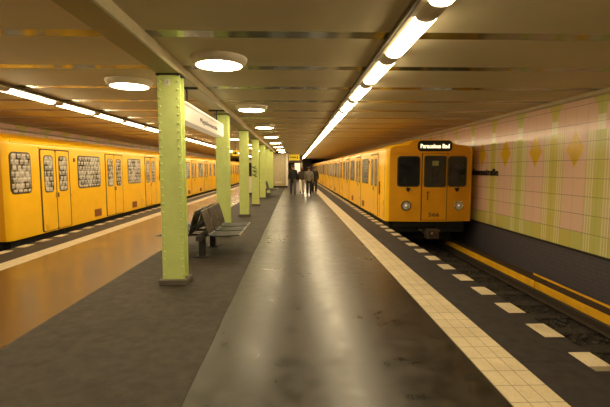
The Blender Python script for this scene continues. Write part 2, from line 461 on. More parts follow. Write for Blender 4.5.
# ------------------------------------------------------------------ pillars
def make_pillar():
    t = thing('riveted_pillar', '', 'pillar', (XC, 5.57, 0), 0, 'green pillars along the platform')
    hw, dp = .15, .21
    b = NB()
    z0, z1 = .075, BZ-.02
    box(b, -hw, hw, 0, .016, z0, z1)                   # front flange plate
    box(b, -hw, hw, dp-.016, dp, z0, z1)               # back flange plate
    box(b, -hw+.035, hw-.035, .016, dp-.016, z0, z1)   # boxed web
    for s in (-1, 1):                                  # angle irons in the corners
        xa = s*(hw-.035)
        for ya in (.016, dp-.016-.012):
            box(b, min(xa, s*(hw-.004)), max(xa, s*(hw-.004)), ya, ya+.012, z0, z1)
    def rivet(c, n):
        n = Vector(n); a = n.orthogonal().normalized(); q = n.cross(a); c = Vector(c)
        R0 = [b.verts.new(c+(a*math.cos(i*PI/4)+q*math.sin(i*PI/4))*.0155) for i in range(8)]
        R1 = [b.verts.new(c+(a*math.cos(i*PI/4)+q*math.sin(i*PI/4))*.010+n*.011) for i in range(8)]
        tp = b.verts.new(c+n*.015)
        for i in range(8):
            j = (i+1) % 8
            b.faces.new((R0[i], R0[j], R1[j], R1[i])); b.faces.new((R1[i], R1[j], tp))
    n = 25; step = (z1-z0-.14)/(n-1)
    for i in range(n):
        z = z0+.06+i*step
        for s in (-1, 1):
            rivet((s*(hw-.03), 0, z), (0, -1, 0)); rivet((s*(hw-.03), dp, z), (0, 1, 0))
            rivet((s*(hw-.035), .075, z+step/2), (s, 0, 0)); rivet((s*(hw-.035), dp-.075, z+step/2), (s, 0, 0))
    obj('shaft', b, m_green, t)
    b = NB(); box(b, -.19, .19, -.06, dp+.06, 0, .075, .008); obj('base_plate', b, m_plinth, t)
    b = NB(); box(b, -.165, .165, -.015, dp+.015, BZ-.02, BZ, .003)
    for s in (-.13, .13): tube(b, (s, -.015, BZ-.03), (s, -.015, BZ-.015), .012)
    obj('cap_plate', b, m_cap, t)
    return t
pil = make_pillar()
PY = [5.57+4*k for k in range(7)]
pillars = [pil]
pil['label'] = 'pale green riveted steel pillar nearest the camera, with a small white plate at its top'
wh = ['', 'just behind the near bench', 'standing past the end of the hanging name sign, in front of the white machine', 'with black scrawl on its side',
      'standing right before the far bench', 'standing right behind the far bench', 'last one before the beige cabin']
for k in range(1, 7):
    pillars.append(dup(pil, (XC, PY[k], 0), f'pale green riveted steel pillar, {ORD[k]} from the camera, {wh[k]}'))
b = NB(); rr_prism(b, lambda u, v, d: (u, -d, v), -.05, .02, 2.70, 2.78, .0, .006, .006)
np_ = obj('number_plate', b, m_white, pil)
text_obj('plate_number', '1', .06, basis((-.015, -.0075, 2.74), (1, 0, 0), (0, 0, 1)), m_ink, np_, .003)
# scrawl on the fourth pillar's right side
b = NB()
for i in range(3):
    z = 1.30+i*.17
    M = Matrix.Translation((.151, -.002, z)) 
    for (y_, dz, ang, L) in ((-.0, 0, .5, .13), (.0, .03, -.4, .10), (.0, -.03, 1.2, .06)):
        Mm = Matrix.Translation((-.02+.02*math.sin(i*2+ang), -.0035, z+dz)) @ Matrix.Rotation(ang, 4, 'Y')
        box(b, -L, L*.8, -.0015, .0015, -.012, .012, 0, Mm)
obj('scrawl', b, m_ink, pillars[3])

# ------------------------------------------------------------------ hanging name sign between the first two pillars
t = thing('station_name_sign', 'long white illuminated station name sign hanging under the beam between the first two pillars', 'sign', (XC, 7.6, 2.29))
L2 = 1.58
b = NB(); box(b, -.10, .10, -L2, L2, 0, .24, .012); obj('light_box', b, m_signlit, t)
b = NB(); box(b, -.105, .105, -L2-.005, L2+.005, .225, .255, .004); obj('top_rail', b, m_housing, t)
for y_ in (-1.1, 1.35):
    b = NB(); tube(b, (0, y_, .25), (0, y_, BZ-2.29), .014); box(b, -.17, .17, y_-.02, y_+.02, BZ-2.29-.03, BZ-2.29); obj('hanger', b, m_cap, t)
for s in (-1, 1):
    text_obj('station_name', 'Magdalenenstraße', .11, basis((s*.1025, .1, .115), (0, s, 0), (0, 0, 1)), m_ink, t, .003, 0, 1.5)
for y_ in (-.8,):
    b = NB(); box(b, -.1, .1, -L2+.05, L2-.05, .256, .285); obj('tube_light', b, m_poster, t)

# ------------------------------------------------------------------ strip lights: trunking + diffusers
def trunk(name, s, xc, label):
    b = NB()
    x0, x1 = sorted((xc-s*.15, xc+s*.11))
    box(b, x0, x1, Y0, 56, ZC-.055, ZC, .006)
    n = 10; A, B = [], []
    for i in range(n+1):
        a = PI*i/n
        A.append(b.verts.new((xc+.096*math.cos(a), Y0, ZC-.054-.049*math.sin(a)))); B.append(b.verts.new((xc+.096*math.cos(a), 56, ZC-.054-.049*math.sin(a))))
    for i in range(n): b.faces.new((A[i], A[i+1], B[i+1], B[i]))
    b.faces.new(A); b.faces.new(B[::-1]); b.faces.new((A[0], B[0], B[n], A[n]))
    t = tag(obj(name, b, m_trunk, None, True), label, 'light trunking')
    b = NB()
    x0, x1 = sorted((xc-s*.185, xc-s*.15)); box(b, x0, x1, Y0, 56, ZC-.05, ZC)
    obj('shadow_strip', b, mat('brown shadow strip', (.20, .16, .09), .6), t)  # brown strip stands in for the shadow line beside the trunking
    return t
SX_R, SX_L = 1.17, -4.86
trunk('ceiling_light_trunking', 1, SX_R, 'beige trunking carrying the row of strip lights above the right platform edge')
trunk('ceiling_light_trunking', -1, SX_L, 'beige trunking carrying the row of strip lights above the left platform edge')
def diffuser(length, w=.10, h=.053):
    b = NB(); n = 10; A, B = [], []
    for i in range(n+1):
        a = PI*i/n
        A.append(b.verts.new((w*math.cos(a), 0, -h*math.sin(a)))); B.append(b.verts.new((w*math.cos(a), length, -h*math.sin(a))))
    for i in range(n): b.faces.new((A[i], A[i+1], B[i+1], B[i]))
    b.faces.new(A); b.faces.new(B[::-1]); b.faces.new((A[0], B[0], B[n], A[n]))
    return b
def strip_row(xc, y0, period, length, y_end, side):
    group = f'strip lights above the {side} platform edge'
    first = None; i = 0
    y = y0
    while y < y_end:
        vis = y+length > 1.9
        lab = nth(i, f'white strip light above the {side} platform edge') if vis else f'white strip light above the {side} platform edge, behind the camera'
        if first is None:
            o = obj('ceiling_strip_light', diffuser(length), m_tube, None, True); first = o
        else:
            o = first.copy(); COL.objects.link(o)
        o.location = (xc, y, ZC-.055); tag(o, lab, 'strip light', group)
        if vis: i += 1
        y += period
strip_row(SX_R, 3.70-1.51*4, 1.51, 1.14, 54.5, 'right')
strip_row(SX_L, 7.12-1.60*7, 1.60, 1.29, 54.5, 'left')

# ------------------------------------------------------------------ round ceiling lamps
def make_lamp():
    t = thing('round_ceiling_lamp', '', 'ceiling lamp', (0, 0, 0))
    b = NB(); lathe(b, [(.36, 0), (.36, -.02), (.345, -.045), (.305, -.088), (.288, -.092), (.288, -.07), (0, -.07)], 48); obj('housing', b, m_housing, t, True)
    b = NB(); lathe(b, [(.286, -.088), (.25, -.098), (.15, -.106), (0, -.109)], 48); obj('diffuser', b, m_disc, t, True)
    return t
lamp0 = None
for side, x, ys, n in (('right', -.95, 5.33, 12), ('left', -2.62, 6.7, 12)):
    for k in range(-2, n):
        y = ys+3.98*k
        hid = k < 0
        lab = nth(k, f'round white ceiling lamp {side} of the pillars') if not hid else f'round white ceiling lamp {side} of the pillars, behind the camera'
        if lamp0 is None:
            lamp0 = make_lamp(); o = lamp0; o.location = (x, y, ZC); o['label'] = lab
        else: o = dup(lamp0, (x, y, ZC), lab)
        o['group'] = f'round ceiling lamps {side} of the pillars'

# ------------------------------------------------------------------ subway cars
W, CL, PER, KX = 2.52, 10.72, 10.9, 1.024
PROF = [(0, .05), (0, .9), (0, 1.6), (0, 2.10), (.02, 2.175), (.06, 2.235), (.16, 2.275), (.55, 2.31), (.66, 2.39), (.74, 2.42), (.97, 2.435), (1.26, 2.44)]
PROF = PROF + [(1.735, 2.428)] + [(W-x, z) for x, z in PROF[-3::-1]] + [(1.735, .05), (.97, .05)]
def plan(x):
    if x < .97: return .10*(.97-x)/.97
    if x > 1.735: return .10*(x-1.735)/.785
    return 0
ZB = .92
def make_car(s, cab, name, label, cabwin, loc, pane, paint, front_shaded):
    root = thing(name, label, 'subway car', loc)
    T = lambda x, y, z: (s*(x-W/2)*KX, y, z+ZB)
    xs = lambda z: 0
    side = lambda y, z, d: T(xs(z)-d, y, z)
    front = lambda x, z, d: T(x, plan(x)-d, z)
    # --- body shell
    b = NB()
    rings = []
    def ring(yf, inset, drop):
        r = []
        for x, z in PROF:
            x2 = (x if .9 < x < 1.75 else W/2+(x-W/2)*(1-inset/(W/2))); z2 = z-drop if z > 1.9 else z
            r.append(b.verts.new(T(x2, yf(x2), z2)))
        return r
    if cab:
        rings = [ring(lambda x: plan(x), .10, .035), ring(lambda x: plan(x)+.03, .04, .012), ring(lambda x: plan(x)+.10, .006, 0), ring(lambda x: .26, 0, 0)]
    else:
        rings = [ring(lambda x: .0, .05, .02), ring(lambda x: .06, 0, 0)]
    rings += [ring(lambda x: CL-.06, 0, 0), ring(lambda x: CL, .05, .02)]
    n = len(PROF)
    for A, B in zip(rings, rings[1:]):
        for i in range(n):
            j = (i+1) % n; b.faces.new((A[i], A[j], B[j], B[i]))
    b.faces.new(rings[-1])
    R = rings[0]
    i98 = 10; i154 = 12; e = n-1       # indices of the plan breaks on the roof; bottoms are n-2 (1.54) and n-1 (.98)
    ff = [b.faces.new([R[i] for i in range(0, i98+1)]+[R[n-1]]),
          b.faces.new([R[i] for i in range(i98, i154+1)]+[R[n-2], R[n-1]]),
          b.faces.new([R[i] for i in range(i154, n-2)]+[R[n-2]])]
    if cab:
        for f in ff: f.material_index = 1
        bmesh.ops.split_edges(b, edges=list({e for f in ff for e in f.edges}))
    obj('body', b, [paint, front_shaded], root, True)
    # cornice bead (rain gutter)
    b = NB(); rr_prism(b, lambda y, z, d: T(.022-d, y, z), .25 if cab else .08, CL-.08, 2.165, 2.19, 0, .022); obj('rain_gutter', b, paint, root)
    # --- windows
    def window(y0, y1, z0=1.08, z1=1.93):
        b = NB(); rr_prism(b, side, y0-.03, y1+.03, z0-.03, z1+.03, -.01, .010, .10); f = obj('window_frame', b, m_seal, root)
        b = NB(); rr_prism(b, side, y0, y1, z0, z1, 0, .014, .08); obj('pane', b, pane, f)
    def doorway(y0, y1):
        b = NB(); rr_prism(b, side, y0-.045, y1+.045, .07, 2.07, -.01, .004, .06)
        obj('door_frame', b, m_seal, root)
        b = NB(); rr_prism(b, side, y0-.06, y1+.10, 2.07, 2.10, 0, .03, .0); obj('door_rail', b, paint, root)
        mid = (y0+y1)/2
        for a, c in ((y0, mid-.016), (mid+.016, y1)):
            b = NB(); rr_prism(b, side, a+.006, c-.006, .085, 2.04, 0, .012, .05); d = obj('door', b, paint, root)
            b = NB(); rr_prism(b, side, a+.10, c-.10, 1.02, 1.92, .0, .016, .09); obj('window_seal', b, m_seal, d)
            b = NB(); rr_prism(b, side, a+.125, c-.125, 1.045, 1.895, .0, .020, .08); obj('pane', b, pane, d)
        b = NB(); rr_prism(b, side, mid-.06, mid-.03, .88, 1.0, 0, .035, .01); rr_prism(b, side, mid+.03, mid+.06, .88, 1.0, 0, .035, .01); obj('door_handle', b, m_chrome, root)
    if cab:
        if cabwin: window(.22, .84)
        else:
            b = NB()
            for yy in (.26, .95): rr_prism(b, side, yy, yy+.02, .1, 2.05, 0, .004)
            rr_prism(b, side, .9, .93, .8, 1.2, 0, .03); obj('cab_door_seam', b, m_seal, root)
    else: window(.28, .80)
    for d in ((1.24, 2.44), (4.58, 5.80), (8.02, 9.22)): doorway(*d)
    window(2.92, 4.18); window(6.34, 7.50); window(9.75, 10.35)
    for y0 in (3.75, 6.62):
        b = NB(); rr_prism(b, side, y0, y0+.42, .15, .37, 0, .012, .01)
        for q in range(5): rr_prism(b, side, y0+.02, y0+.40, .175+q*.038, .195+q*.038, .01, .02)
        obj('vent_grille', b, m_vent, root)
    b = NB(); rr_prism(b, side, 2.68, 2.76, 1.78, 1.88, 0, .025, .02); obj('door_lamp', b, m_vent, root)
    # --- underframe, bogies
    b = NB()
    vs = box(b, .14, W-.14, .30 if cab else .02, CL-.02, -.30, .055)
    for v in vs: v.co = Vector(T(*v.co))
    obj('underframe', b, m_under, root)
    for yc in (1.9, CL-1.9):
        b = NB()
        vs = box(b, .35, W-.35, yc-1.1, yc+1.1, -.62, -.28)
        for v in vs: v.co = Vector(T(*v.co))
        bo = obj('bogie', b, m_under, root)
        for ya in (yc-.75, yc+.75):
            b = NB()
            for xa in (.47, W-.55): tube(b, T(xa, ya, -.40), T(xa+.08, ya, -.40), .36, seg=24)
            tube(b, T(.4, ya, -.40), T(W-.4, ya, -.40), .07)
            obj('wheelset', b, m_under, bo)
    if not cab:
        b = NB(); tube(b, T(W/2, -.16, -.15), T(W/2, .3, -.15), .10); obj('coupler', b, m_under, root)
        b = NB(); vs = box(b, .55, W-.55, -.17, .03, .06, 2.0)
        for v in vs: v.co = Vector(T(*v.co))
        obj('gangway', b, m_black, root)
        return root
    # --- cab front
    b = NB()
    rr_prism(b, front, .31, .945, 1.07, 1.96, -.01, .012, .09); f = obj('windscreen', b, m_seal, root)
    b = NB(); rr_prism(b, front, .345, .91, 1.105, 1.925, 0, .016, .075); obj('pane', b, m_glassdark, f)
    b = NB(); rr_prism(b, front, 1.74, 2.305, 1.07, 1.96, -.01, .012, .09); f = obj('windscreen', b, m_seal, root)
    b = NB(); rr_prism(b, front, 1.775, 2.27, 1.105, 1.925, 0, .016, .075); obj('pane', b, m_glassdark, f)
    # middle door, its window and lip
    b = NB(); rr_prism(b, front, .985, 1.732, .09, 2.04, -.01, .006); obj('front_door_seal', b, m_seal, root)
    b = NB(); rr_prism(b, front, 1.012, 1.713, .10, 2.03, 0, .014, .02); dr = obj('front_door', b, front_shaded, root)
    b = NB(); rr_prism(b, front, 1.055, 1.685, 1.06, 1.97, 0, .022, .06); obj('window_seal', b, m_seal, dr)
    b = NB(); rr_prism(b, front, 1.09, 1.65, 1.095, 1.935, 0, .026, .05); obj('pane', b, m_glassdark, dr)
    b = NB(); rr_prism(b, front, 1.28, 1.46, 1.68, 1.82, 0, .029, .01); obj('paper_notice', b, mat('faded notice', (.30, .30, .10), .6), dr)
    b = NB(); tube(b, front(1.13, .92, .06), front(1.2, .92, .06), .012); tube(b, front(1.16, .70, .05), front(1.16, .92, .06), .012); tube(b, front(1.16, .70, .0), front(1.16, .70, .06), .012)
    tube(b, front(1.18, .92, .0), front(1.18, .92, .06), .012)
    obj('door_handle', b, m_seal, dr)
    # roof lip above the windscreens
    b = NB()
    for xa, xb in ((.10, .97), (.97, 1.735), (1.735, W-.10)): rr_prism(b, front, xa, xb, 2.045, 2.085, -.02, .035)
    obj('roof_lip', b, front_shaded, root)
    # destination sign
    b = NB(); rr_prism(b, lambda x, z, d: T(x, -d, z), .86, 1.83, 2.095, 2.395, -.04, .025, .10); sg = obj('destination_sign', b, m_black, root)
    b = NB(); rr_prism(b, lambda x, z, d: T(x, -d, z), .84, 1.85, 2.08, 2.415, -.06, .012, .12); obj('sign_surround', b, front_shaded, root)
    text_obj('destination_text', 'Paracelsus Bad', .165, basis(Vector(T(W/2+.085, -.0275, 2.235)), (s*1.0, 0, 0) if s > 0 else (1, 0, 0), (0, 0, 1)), m_signtext, sg, .004, .004, .84)
    # headlamps
    for xh, r in ((.573, .15), (2.085, .14)):
        yb = plan(xh)
        b = NB(); 
        def ringtube(bm, r0, r1, d0, d1):
            A, B = [], []
            for i in range(28):
                a = 2*PI*i/28
                A.append(bm.verts.new(T(xh+r0*math.cos(a), yb-d0, .52+r0*math.sin(a)))); B.append(bm.verts.new(T(xh+r1*math.cos(a), yb-d1, .52+r1*math.sin(a))))
            for i in range(28):
                j = (i+1) % 28; bm.faces.new((A[i], A[j], B[j], B[i]))
            return A, B
        ringtube(b, r, r, -.03, .035); ringtube(b, r, r-.035, .035, .035); ringtube(b, r-.035, r-.04, .035, .005)
        h = obj('headlamp', b, m_chrome, root, True)
        b = NB(); A, B = ringtube(b, r-.036, (r-.04)*.6, .006, .022); b.faces.new(B); obj('lens', b, m_lens, h, True)
        b = NB(); A, B = ringtube(b, .035, .02, .02, .045); b.faces.new(B); obj('bulb', b, mat('bulb glass', (.6, .55, .5), .2, emit=(1, .85, .7), estr=.35) if xh < 1 else mat('red tail lens', (.5, .25, .22), .3, emit=(1, .6, .55), estr=.35), h)
    # wipers
    for xw in (.62, 2.02):
        b = NB(); prism(b, [(xw-.07, 1.035), (xw+.07, 1.035), (xw+.02, .93), (xw-.02, .93)], front, 0, .04)
        tube(b, front(xw, .98, .035), front(xw+.22*(1 if xw > 1 else -1)*.5, 1.30, .03), .008); obj('wiper', b, m_black, root)
    # fleet number
    text_obj('fleet_number', '566', .155, basis(Vector(front(1.36, .25, .0165)), (1, 0, 0), (0, 0, 1)), mat('brown digits', (.16, .06, .01), .6), root, .003, .004, .32)
    # under-cab: apron, coupler, steps
    b = NB(); tube(b, T(W/2, .45, -.28), T(W/2, -.05, -.28), .11); 
    vs = box(b, W/2-.17, W/2+.17, -.32, -.05, -.42, -.13, .03)
    for v in vs: v.co = Vector(T(*v.co))
    tube(b, T(W/2, -.31, -.27), T(W/2, -.37, -.27), .09, .05); tube(b, T(W/2-.25, -.1, -.2), T(W/2-.25, .35, -.2), .035); tube(b, T(W/2+.25, -.1, -.2), T(W/2+.25, .35, -.2), .035)
    obj('coupler', b, m_rail, root)
    b = NB(); vs = box(b, .25, W-.25, .16, .30, -.12, .05)
    for v in vs: v.co = Vector(T(*v.co))
    obj('buffer_beam', b, m_under, root)
    return root

RX0, LX0 = 2.68, -6.0
FY_R, FY_L = 11.72, 8.6
make_car(1, True, 'subway_car', 'yellow subway car with lit destination sign, headlamps and number on its front', False, (RX0+W/2*KX, FY_R, -ZB), m_pane_r, m_yellow, m_yellow_shaded)
c2 = make_car(1, False, 'subway_car', 'second car of the yellow train on the right track', False, (RX0+W/2*KX, FY_R+PER, -ZB), m_pane_r, m_yellow, m_yellow_shaded)
for k in range(2, 5):
    dup(c2, (RX0+W/2*KX, FY_R+PER*k, -ZB), f'{ORD[k]} car of the yellow train on the right track')
make_car(-1, True, 'subway_car', 'nearest yellow subway car on the left track with patterned windows', True, (LX0-W/2*KX, FY_L, -ZB), m_pane_l, m_yellow, m_yellow_shaded)
c3 = make_car(-1, False, 'subway_car', 'second car of the yellow train on the left track, seen right of the nearest pillar', False, (LX0-W/2*KX, FY_L+PER, -ZB), m_pane_l, m_yellow, m_yellow_shaded)
for k in range(2, 5):
    dup(c3, (LX0-W/2*KX, FY_L+PER*k, -ZB), f'{ORD[k]} car of the yellow train on the left track')
for o in bpy.data.objects:
    if o.name.startswith('subway_car') and o.parent is None:
        o['group'] = 'cars of the right train' if o.location.x > 0 else 'cars of the left train'

# ------------------------------------------------------------------ track on the right, third rail
def rail_mesh(b, x, y0, y1):
    p = [(-.062, 0), (.062, 0), (.062, .012), (.012, .03), (.012, .105), (.034, .118), (.034, .148), (-.034, .148), (-.034, .118), (-.012, .105), (-.012, .03), (-.062, .012)]
    prism(b, p, lambda u, v, d: (x+u, d, v), y0, y1)
TRK = []
def track(xc, label, y0, y1, ys):
    t = thing('railway_track', label, 'railway track', (xc, 0, BED))
    for s in (-1, 1):
        b = NB(); rail_mesh(b, s*.75, y0, y1)
        for v in b.verts: v.co.z += .06
        obj('rail', b, m_rail, t)
    TRK.append(t)
    y = ys
    for i in range(22):
        b = NB(); box(b, -.95, .95, y-.12, y+.12, -.04, .030, .01); obj('sleeper', b, m_sleeper, t); y += .65
track(RX0+W/2*KX, 'dark railway track beside the right platform edge', Y0, 66, 2.2)
t = thing('third_rail', 'yellow guarded third rail running along the foot of the right wall', 'third rail', (5.1, 0, BED))
def tl(x0, x1, y0, y1, z0, z1, bev=0):
    b = NB(); box(b, x0-5.1, x1-5.1, y0, y1, z0-BED, z1-BED, bev); return b
for y0, y1 in ((-2, 8.04), (8.08, 20)):
    obj('guard_board', tl(4.93, 4.955, y0, y1, -.875, -.705, .004), m_yguard, t)
    obj('guard_top', tl(4.955, 5.22, y0, y1, -.735, -.71), m_brownboard, t)
obj('upper_board', tl(5.225, 5.245, -2, 8.6, -.76, -.675, .003), m_yguard, t)
obj('upper_board', tl(5.225, 5.245, 8.63, 20, -.76, -.70, .003), m_brownboard, t)
b = NB(); rail_mesh(b, 0, -2, 20)
for v in b.verts: v.co.z += .05
obj('conductor_rail', b, m_rail, t)
for i in range(8):
    obj('bracket', tl(5.0, 5.23, .5+i*2.3, .58+i*2.3, BED, -.735), m_under, t)

b = NB()
rs = random.Random(3)
for i in range(2600):
    x = rs.uniform(3.9, 4.93); yy = rs.uniform(1.6, 14.5); r = rs.uniform(.018, .042)
    if abs(x-(RX0+W/2*KX+.75)) < .09: continue
    z = BED+rs.uniform(0, .03)
    vs = [b.verts.new((x+r*dx*rs.uniform(.7, 1.3), yy+r*dy*rs.uniform(.7, 1.3), z+r*dz*rs.uniform(.6, 1.1))) for dx, dy, dz in ((1,0,0),(-1,0,0),(0,1,0),(0,-1,0),(0,0,1),(0,0,-1))]
    for f in ((0,2,4),(2,1,4),(1,3,4),(3,0,4),(2,0,5),(1,2,5),(3,1,5),(0,3,5)): b.faces.new([vs[q] for q in f])
for v in b.verts: v.co -= Vector((RX0+W/2*KX, 0, BED))
obj('ballast', b, mat('ballast stone', (.055, .045, .037), .9, var=.5, vscale=9), TRK[0])['kind'] = 'stuff'

# station name in black letters on the right wall
me = text_mesh('Magdalenenstraße', .26, .02, .006)
xsv = [v.co.x for v in me.vertices]; wd = max(xsv)-min(xsv)
k = 2.35/wd
me.transform(Matrix.Diagonal((k, 1, 1, 1)))
me.transform(basis((XR-.018, 10.80+2.35/2, 1.49), (0, -1, 0), (0, 0, 1)))
tag(link('station_sign_letters', me, m_ink), 'black station name letters on the tiled right wall beside the train', 'lettering')

# ------------------------------------------------------------------ benches
def make_bench(label, loc):
    t = thing('platform_bench', label, 'bench', loc)
    b = NB(); box(b, -.05, .05, -.85, .85, .33, .41, .006)
    for y_ in (-.6, 0, .6): box(b, -.34, .34, y_-.02, y_+.02, .385, .42)
    obj('support_beam', b, m_seatm, t)
    for y_ in (-.55, .42):
        b = NB(); box(b, -.055, .055, y_-.07, y_+.07, 0, .34, .006); box(b, -.12, .12, y_-.12, y_+.12, 0, .015); obj('leg', b, m_seatm, t)
    for s in (1, -1):
        for y_ in (-.6, 0, .6):
            hw = .26
            # seat pan: slightly dished slats between two side rails
            b = NB()
            pr = [(.17, .455), (.22, .43), (.40, .425), (.60, .435), (.69, .44), (.715, .425)]
            def strip(bm, ya, yb, th=.014):
                A = []
                for (x, z) in pr:
                    A.append([bm.verts.new((s*x, ya, z)), bm.verts.new((s*x, yb, z)), bm.verts.new((s*x, yb, z-th)), bm.verts.new((s*x, ya, z-th))])
                for p, q in zip(A, A[1:]):
                    for i in range(4): bm.faces.new((p[i], p[(i+1) % 4], q[(i+1) % 4], q[i]))
                bm.faces.new(A[0]); bm.faces.new(A[-1][::-1])
            nsl = 9
            for i in range(nsl):
                ya = y_-hw+i*(2*hw)/nsl; strip(b, ya+.004, ya+2*hw/nsl-.004)
            for x in (.24, .5): box(b, min(s*x, s*(x+.03)), max(s*x, s*(x+.03)), y_-hw, y_+hw, .405, .420)
            st = obj('seat', b, m_seatm, t)
            b = NB(); tube(b, (s*.712, y_-hw, .43), (s*.712, y_+hw, .43), .014, seg=8); obj('front_edge', b, m_seatedge, st)
            # backrest
            b = NB()
            pb = [(.175, .44), (.165, .50), (.12, .66), (.075, .80), (.055, .855)]
            def bstrip(bm, ya, yb, th=.014):
                A = []
                for (x, z) in pb:
                    A.append([bm.verts.new((s*x, ya, z)), bm.verts.new((s*x, yb, z)), bm.verts.new((s*(x-th), yb, z)), bm.verts.new((s*(x-th), ya, z))])
                for p, q in zip(A, A[1:]):
                    for i in range(4): bm.faces.new((p[i], p[(i+1) % 4], q[(i+1) % 4], q[i]))
                bm.faces.new(A[0]); bm.faces.new(A[-1][::-1])
            for i in range(nsl):
                ya = y_-hw+i*(2*hw)/nsl; bstrip(b, ya+.004, ya+2*hw/nsl-.004)
            for (x, z) in ((.14, .54), (.075, .77)): box(b, min(s*x, s*(x-.025)), max(s*x, s*(x-.025)), y_-hw, y_+hw, z, z+.03)
            bk = obj('backrest', b, m_seatm, t)
            b = NB(); tube(b, (s*.05, y_-hw, .858), (s*.05, y_+hw, .858), .012, seg=8); obj('top_edge', b, m_seatedge, bk)
    return t
bench = make_bench('dark grey double-sided metal bench right behind the nearest green pillar', (XC-.01, 7.95, 0))
bench2 = dup(bench, (XC-.01, 23.7, 0), 'distant dark metal bench between the fifth and sixth green pillars')
for o in (bench, bench2): o['group'] = 'benches between the pillars'

# ------------------------------------------------------------------ beige cabin, machine, signs at the far end
t = thing('platform_cabin', 'tall beige cabin reaching the ceiling at the end of the pillar row', 'cabin', (-1.25, 34.4, 0))
b = NB(); box(b, -.72, .72, 0, 3.2, .14, ZC-.1); obj('cabin_wall', b, m_beige, t)
b = NB(); box(b, -.70, .70, .02, 3.18, 0, .14); obj('base', b, m_cap, t)
b = NB(); box(b, -.74, .74, -.02, 3.22, ZC-.1, ZC); obj('top_band', b, m_cap, t)
b = NB(); box(b, -.56, .42, -.025, 0, .30, 2.70, .01); d = obj('door_panel', b, mat('cream door', (.47, .41, .25), .5), t)
b = NB(); box(b, -.34, .20, -.03, -.02, .36, .52); obj('vent_grille', b, m_trunk, d)
b = NB(); box(b, .56, .74, -.03, .12, .14, ZC-.1, .01); obj('corner_post', b, m_white, t)

t = thing('ticket_machine', 'white ticket machine with dark screen half hidden behind the third green pillar', 'ticket machine', (-2.83, 25.3, 0))
b = NB(); box(b, -.36, .36, 0, .5, .1, 1.05, .02); obj('cabinet', b, m_white, t)
b = NB(); box(b, -.36, .36, .05, .5, 1.05, 2.15, .02); up = obj('upper_cabinet', b, m_trunk, t)
b = NB(); box(b, -.30, .30, .03, .06, 1.12, 1.95, .005); obj('screen', b, m_under, up)
b = NB(); box(b, -.34, .34, .02, .48, 0, .1); obj('base', b, m_cap, t)

t = thing('exit_sign', 'yellow hanging exit sign with black lettering above the walking people', 'sign', (.02, 37, 2.60))
b = NB(); box(b, -.48, .48, -.06, .06, -.27, .27, .01); p_ = obj('sign_box', b, m_exit, t)
text_obj('sign_text', 'Ausgang', .17, basis((-.12, -.063, .02), (1, 0, 0), (0, 0, 1)), m_ink, p_, .003, .004, .58)
b = NB(); prism(b, [(.22, -.02), (.30, .13), (.38, -.02), (.325, -.02), (.325, -.15), (.275, -.15), (.275, -.02)], lambda u, v, d: (u, d, v), -.064, -.06); obj('arrow', b, m_ink, p_)
for x in (-.35, .35):
    b = NB(); tube(b, (x, 0, .27), (x, 0, ZC-2.60), .012); obj('hanger', b, m_cap, t)
t = thing('small_exit_sign', 'small yellow sign hanging left of the third green pillar', 'sign', (-2.92, 20.5, 2.36))
b = NB(); box(b, -.16, .16, -.04, .04, -.14, .14, .01); obj('sign_box', b, m_exit, t)
b = NB(); tube(b, (0, 0, .14), (0, 0, ZC-2.36), .012); obj('hanger', b, m_cap, t)
b = NB(); prism(b, [(-.02, .09), (.10, 0), (-.02, -.09), (-.02, -.03), (-.11, -.03), (-.11, .03), (-.02, .03)], lambda u, v, d: (u, d, v), -.046, -.04); obj('arrow', b, m_ink, t)

t = thing('staircase_portal', 'dark staircase portal behind the walking people at the platform end', 'portal', (.1, 46, 0))
b = NB(); box(b, -1.1, .85, 0, .3, 2.25, ZC-.02); obj('header', b, mat('brown header', (.06, .03, .015), .6), t)
b = NB(); box(b, -1.1, -.75, 0, .3, 0, 2.25); obj('jamb', b, m_beige, t)
b = NB(); box(b, .68, .85, 0, .3, 0, 2.25); obj('jamb', b, m_beige, t)
t = thing('lit_poster_case', 'bright cream lit poster case seen over the heads of the walking people', 'poster case', (.42, 50, 0))
b = NB(); box(b, -.38, .38, 0, .15, .9, 2.3, .01); obj('frame', b, m_cap, t)
b = NB(); box(b, -.33, .33, -.01, .0, .95, 2.25); obj('poster', b, m_poster, t)
for x in (-.3, .3):
    b = NB(); tube(b, (x, .07, 0), (x, .07, .9), .03); obj('post', b, m_cap, t)

# ------------------------------------------------------------------ people
m_skin = mat('skin', (.42, .24, .16), .5, var=.05)
def cloth(n, c): return mat(n, c, .85, var=.15, vscale=25, bmp=.2)
def skinned(name, verts, edges, m, parent, root=0, sub=1):
    me = bpy.data.meshes.new(name); me.from_pydata([v[:3] for v in verts], edges, []); me.update()
    o = link(name, me, m, parent)
    md = o.modifiers.new('Skin', 'SKIN'); md.use_smooth_shade = True
    sl = me.skin_vertices[0].data if me.skin_vertices else None
    if sl is None:
        bpy.context.view_layer.objects.active = o
        sl = me.skin_vertices[0].data
    for i, v in enumerate(verts):
        r = v[3]; sl[i].radius = r if isinstance(r, tuple) else (r, r); sl[i].use_root = (i == root)
    sb = o.modifiers.new('Sub', 'SUBSURF'); sb.levels = sub; sb.render_levels = sub
    # bake the surface so it is one plain continuous mesh
    dg = bpy.context.evaluated_depsgraph_get()
    baked = bpy.data.meshes.new_from_object(o.evaluated_get(dg))
    o.modifiers.clear(); o.data = baked; bpy.data.meshes.remove(me)
    baked.materials.clear(); baked.materials.append(m)
    for p in baked.polygons: p.use_smooth = True
    return o
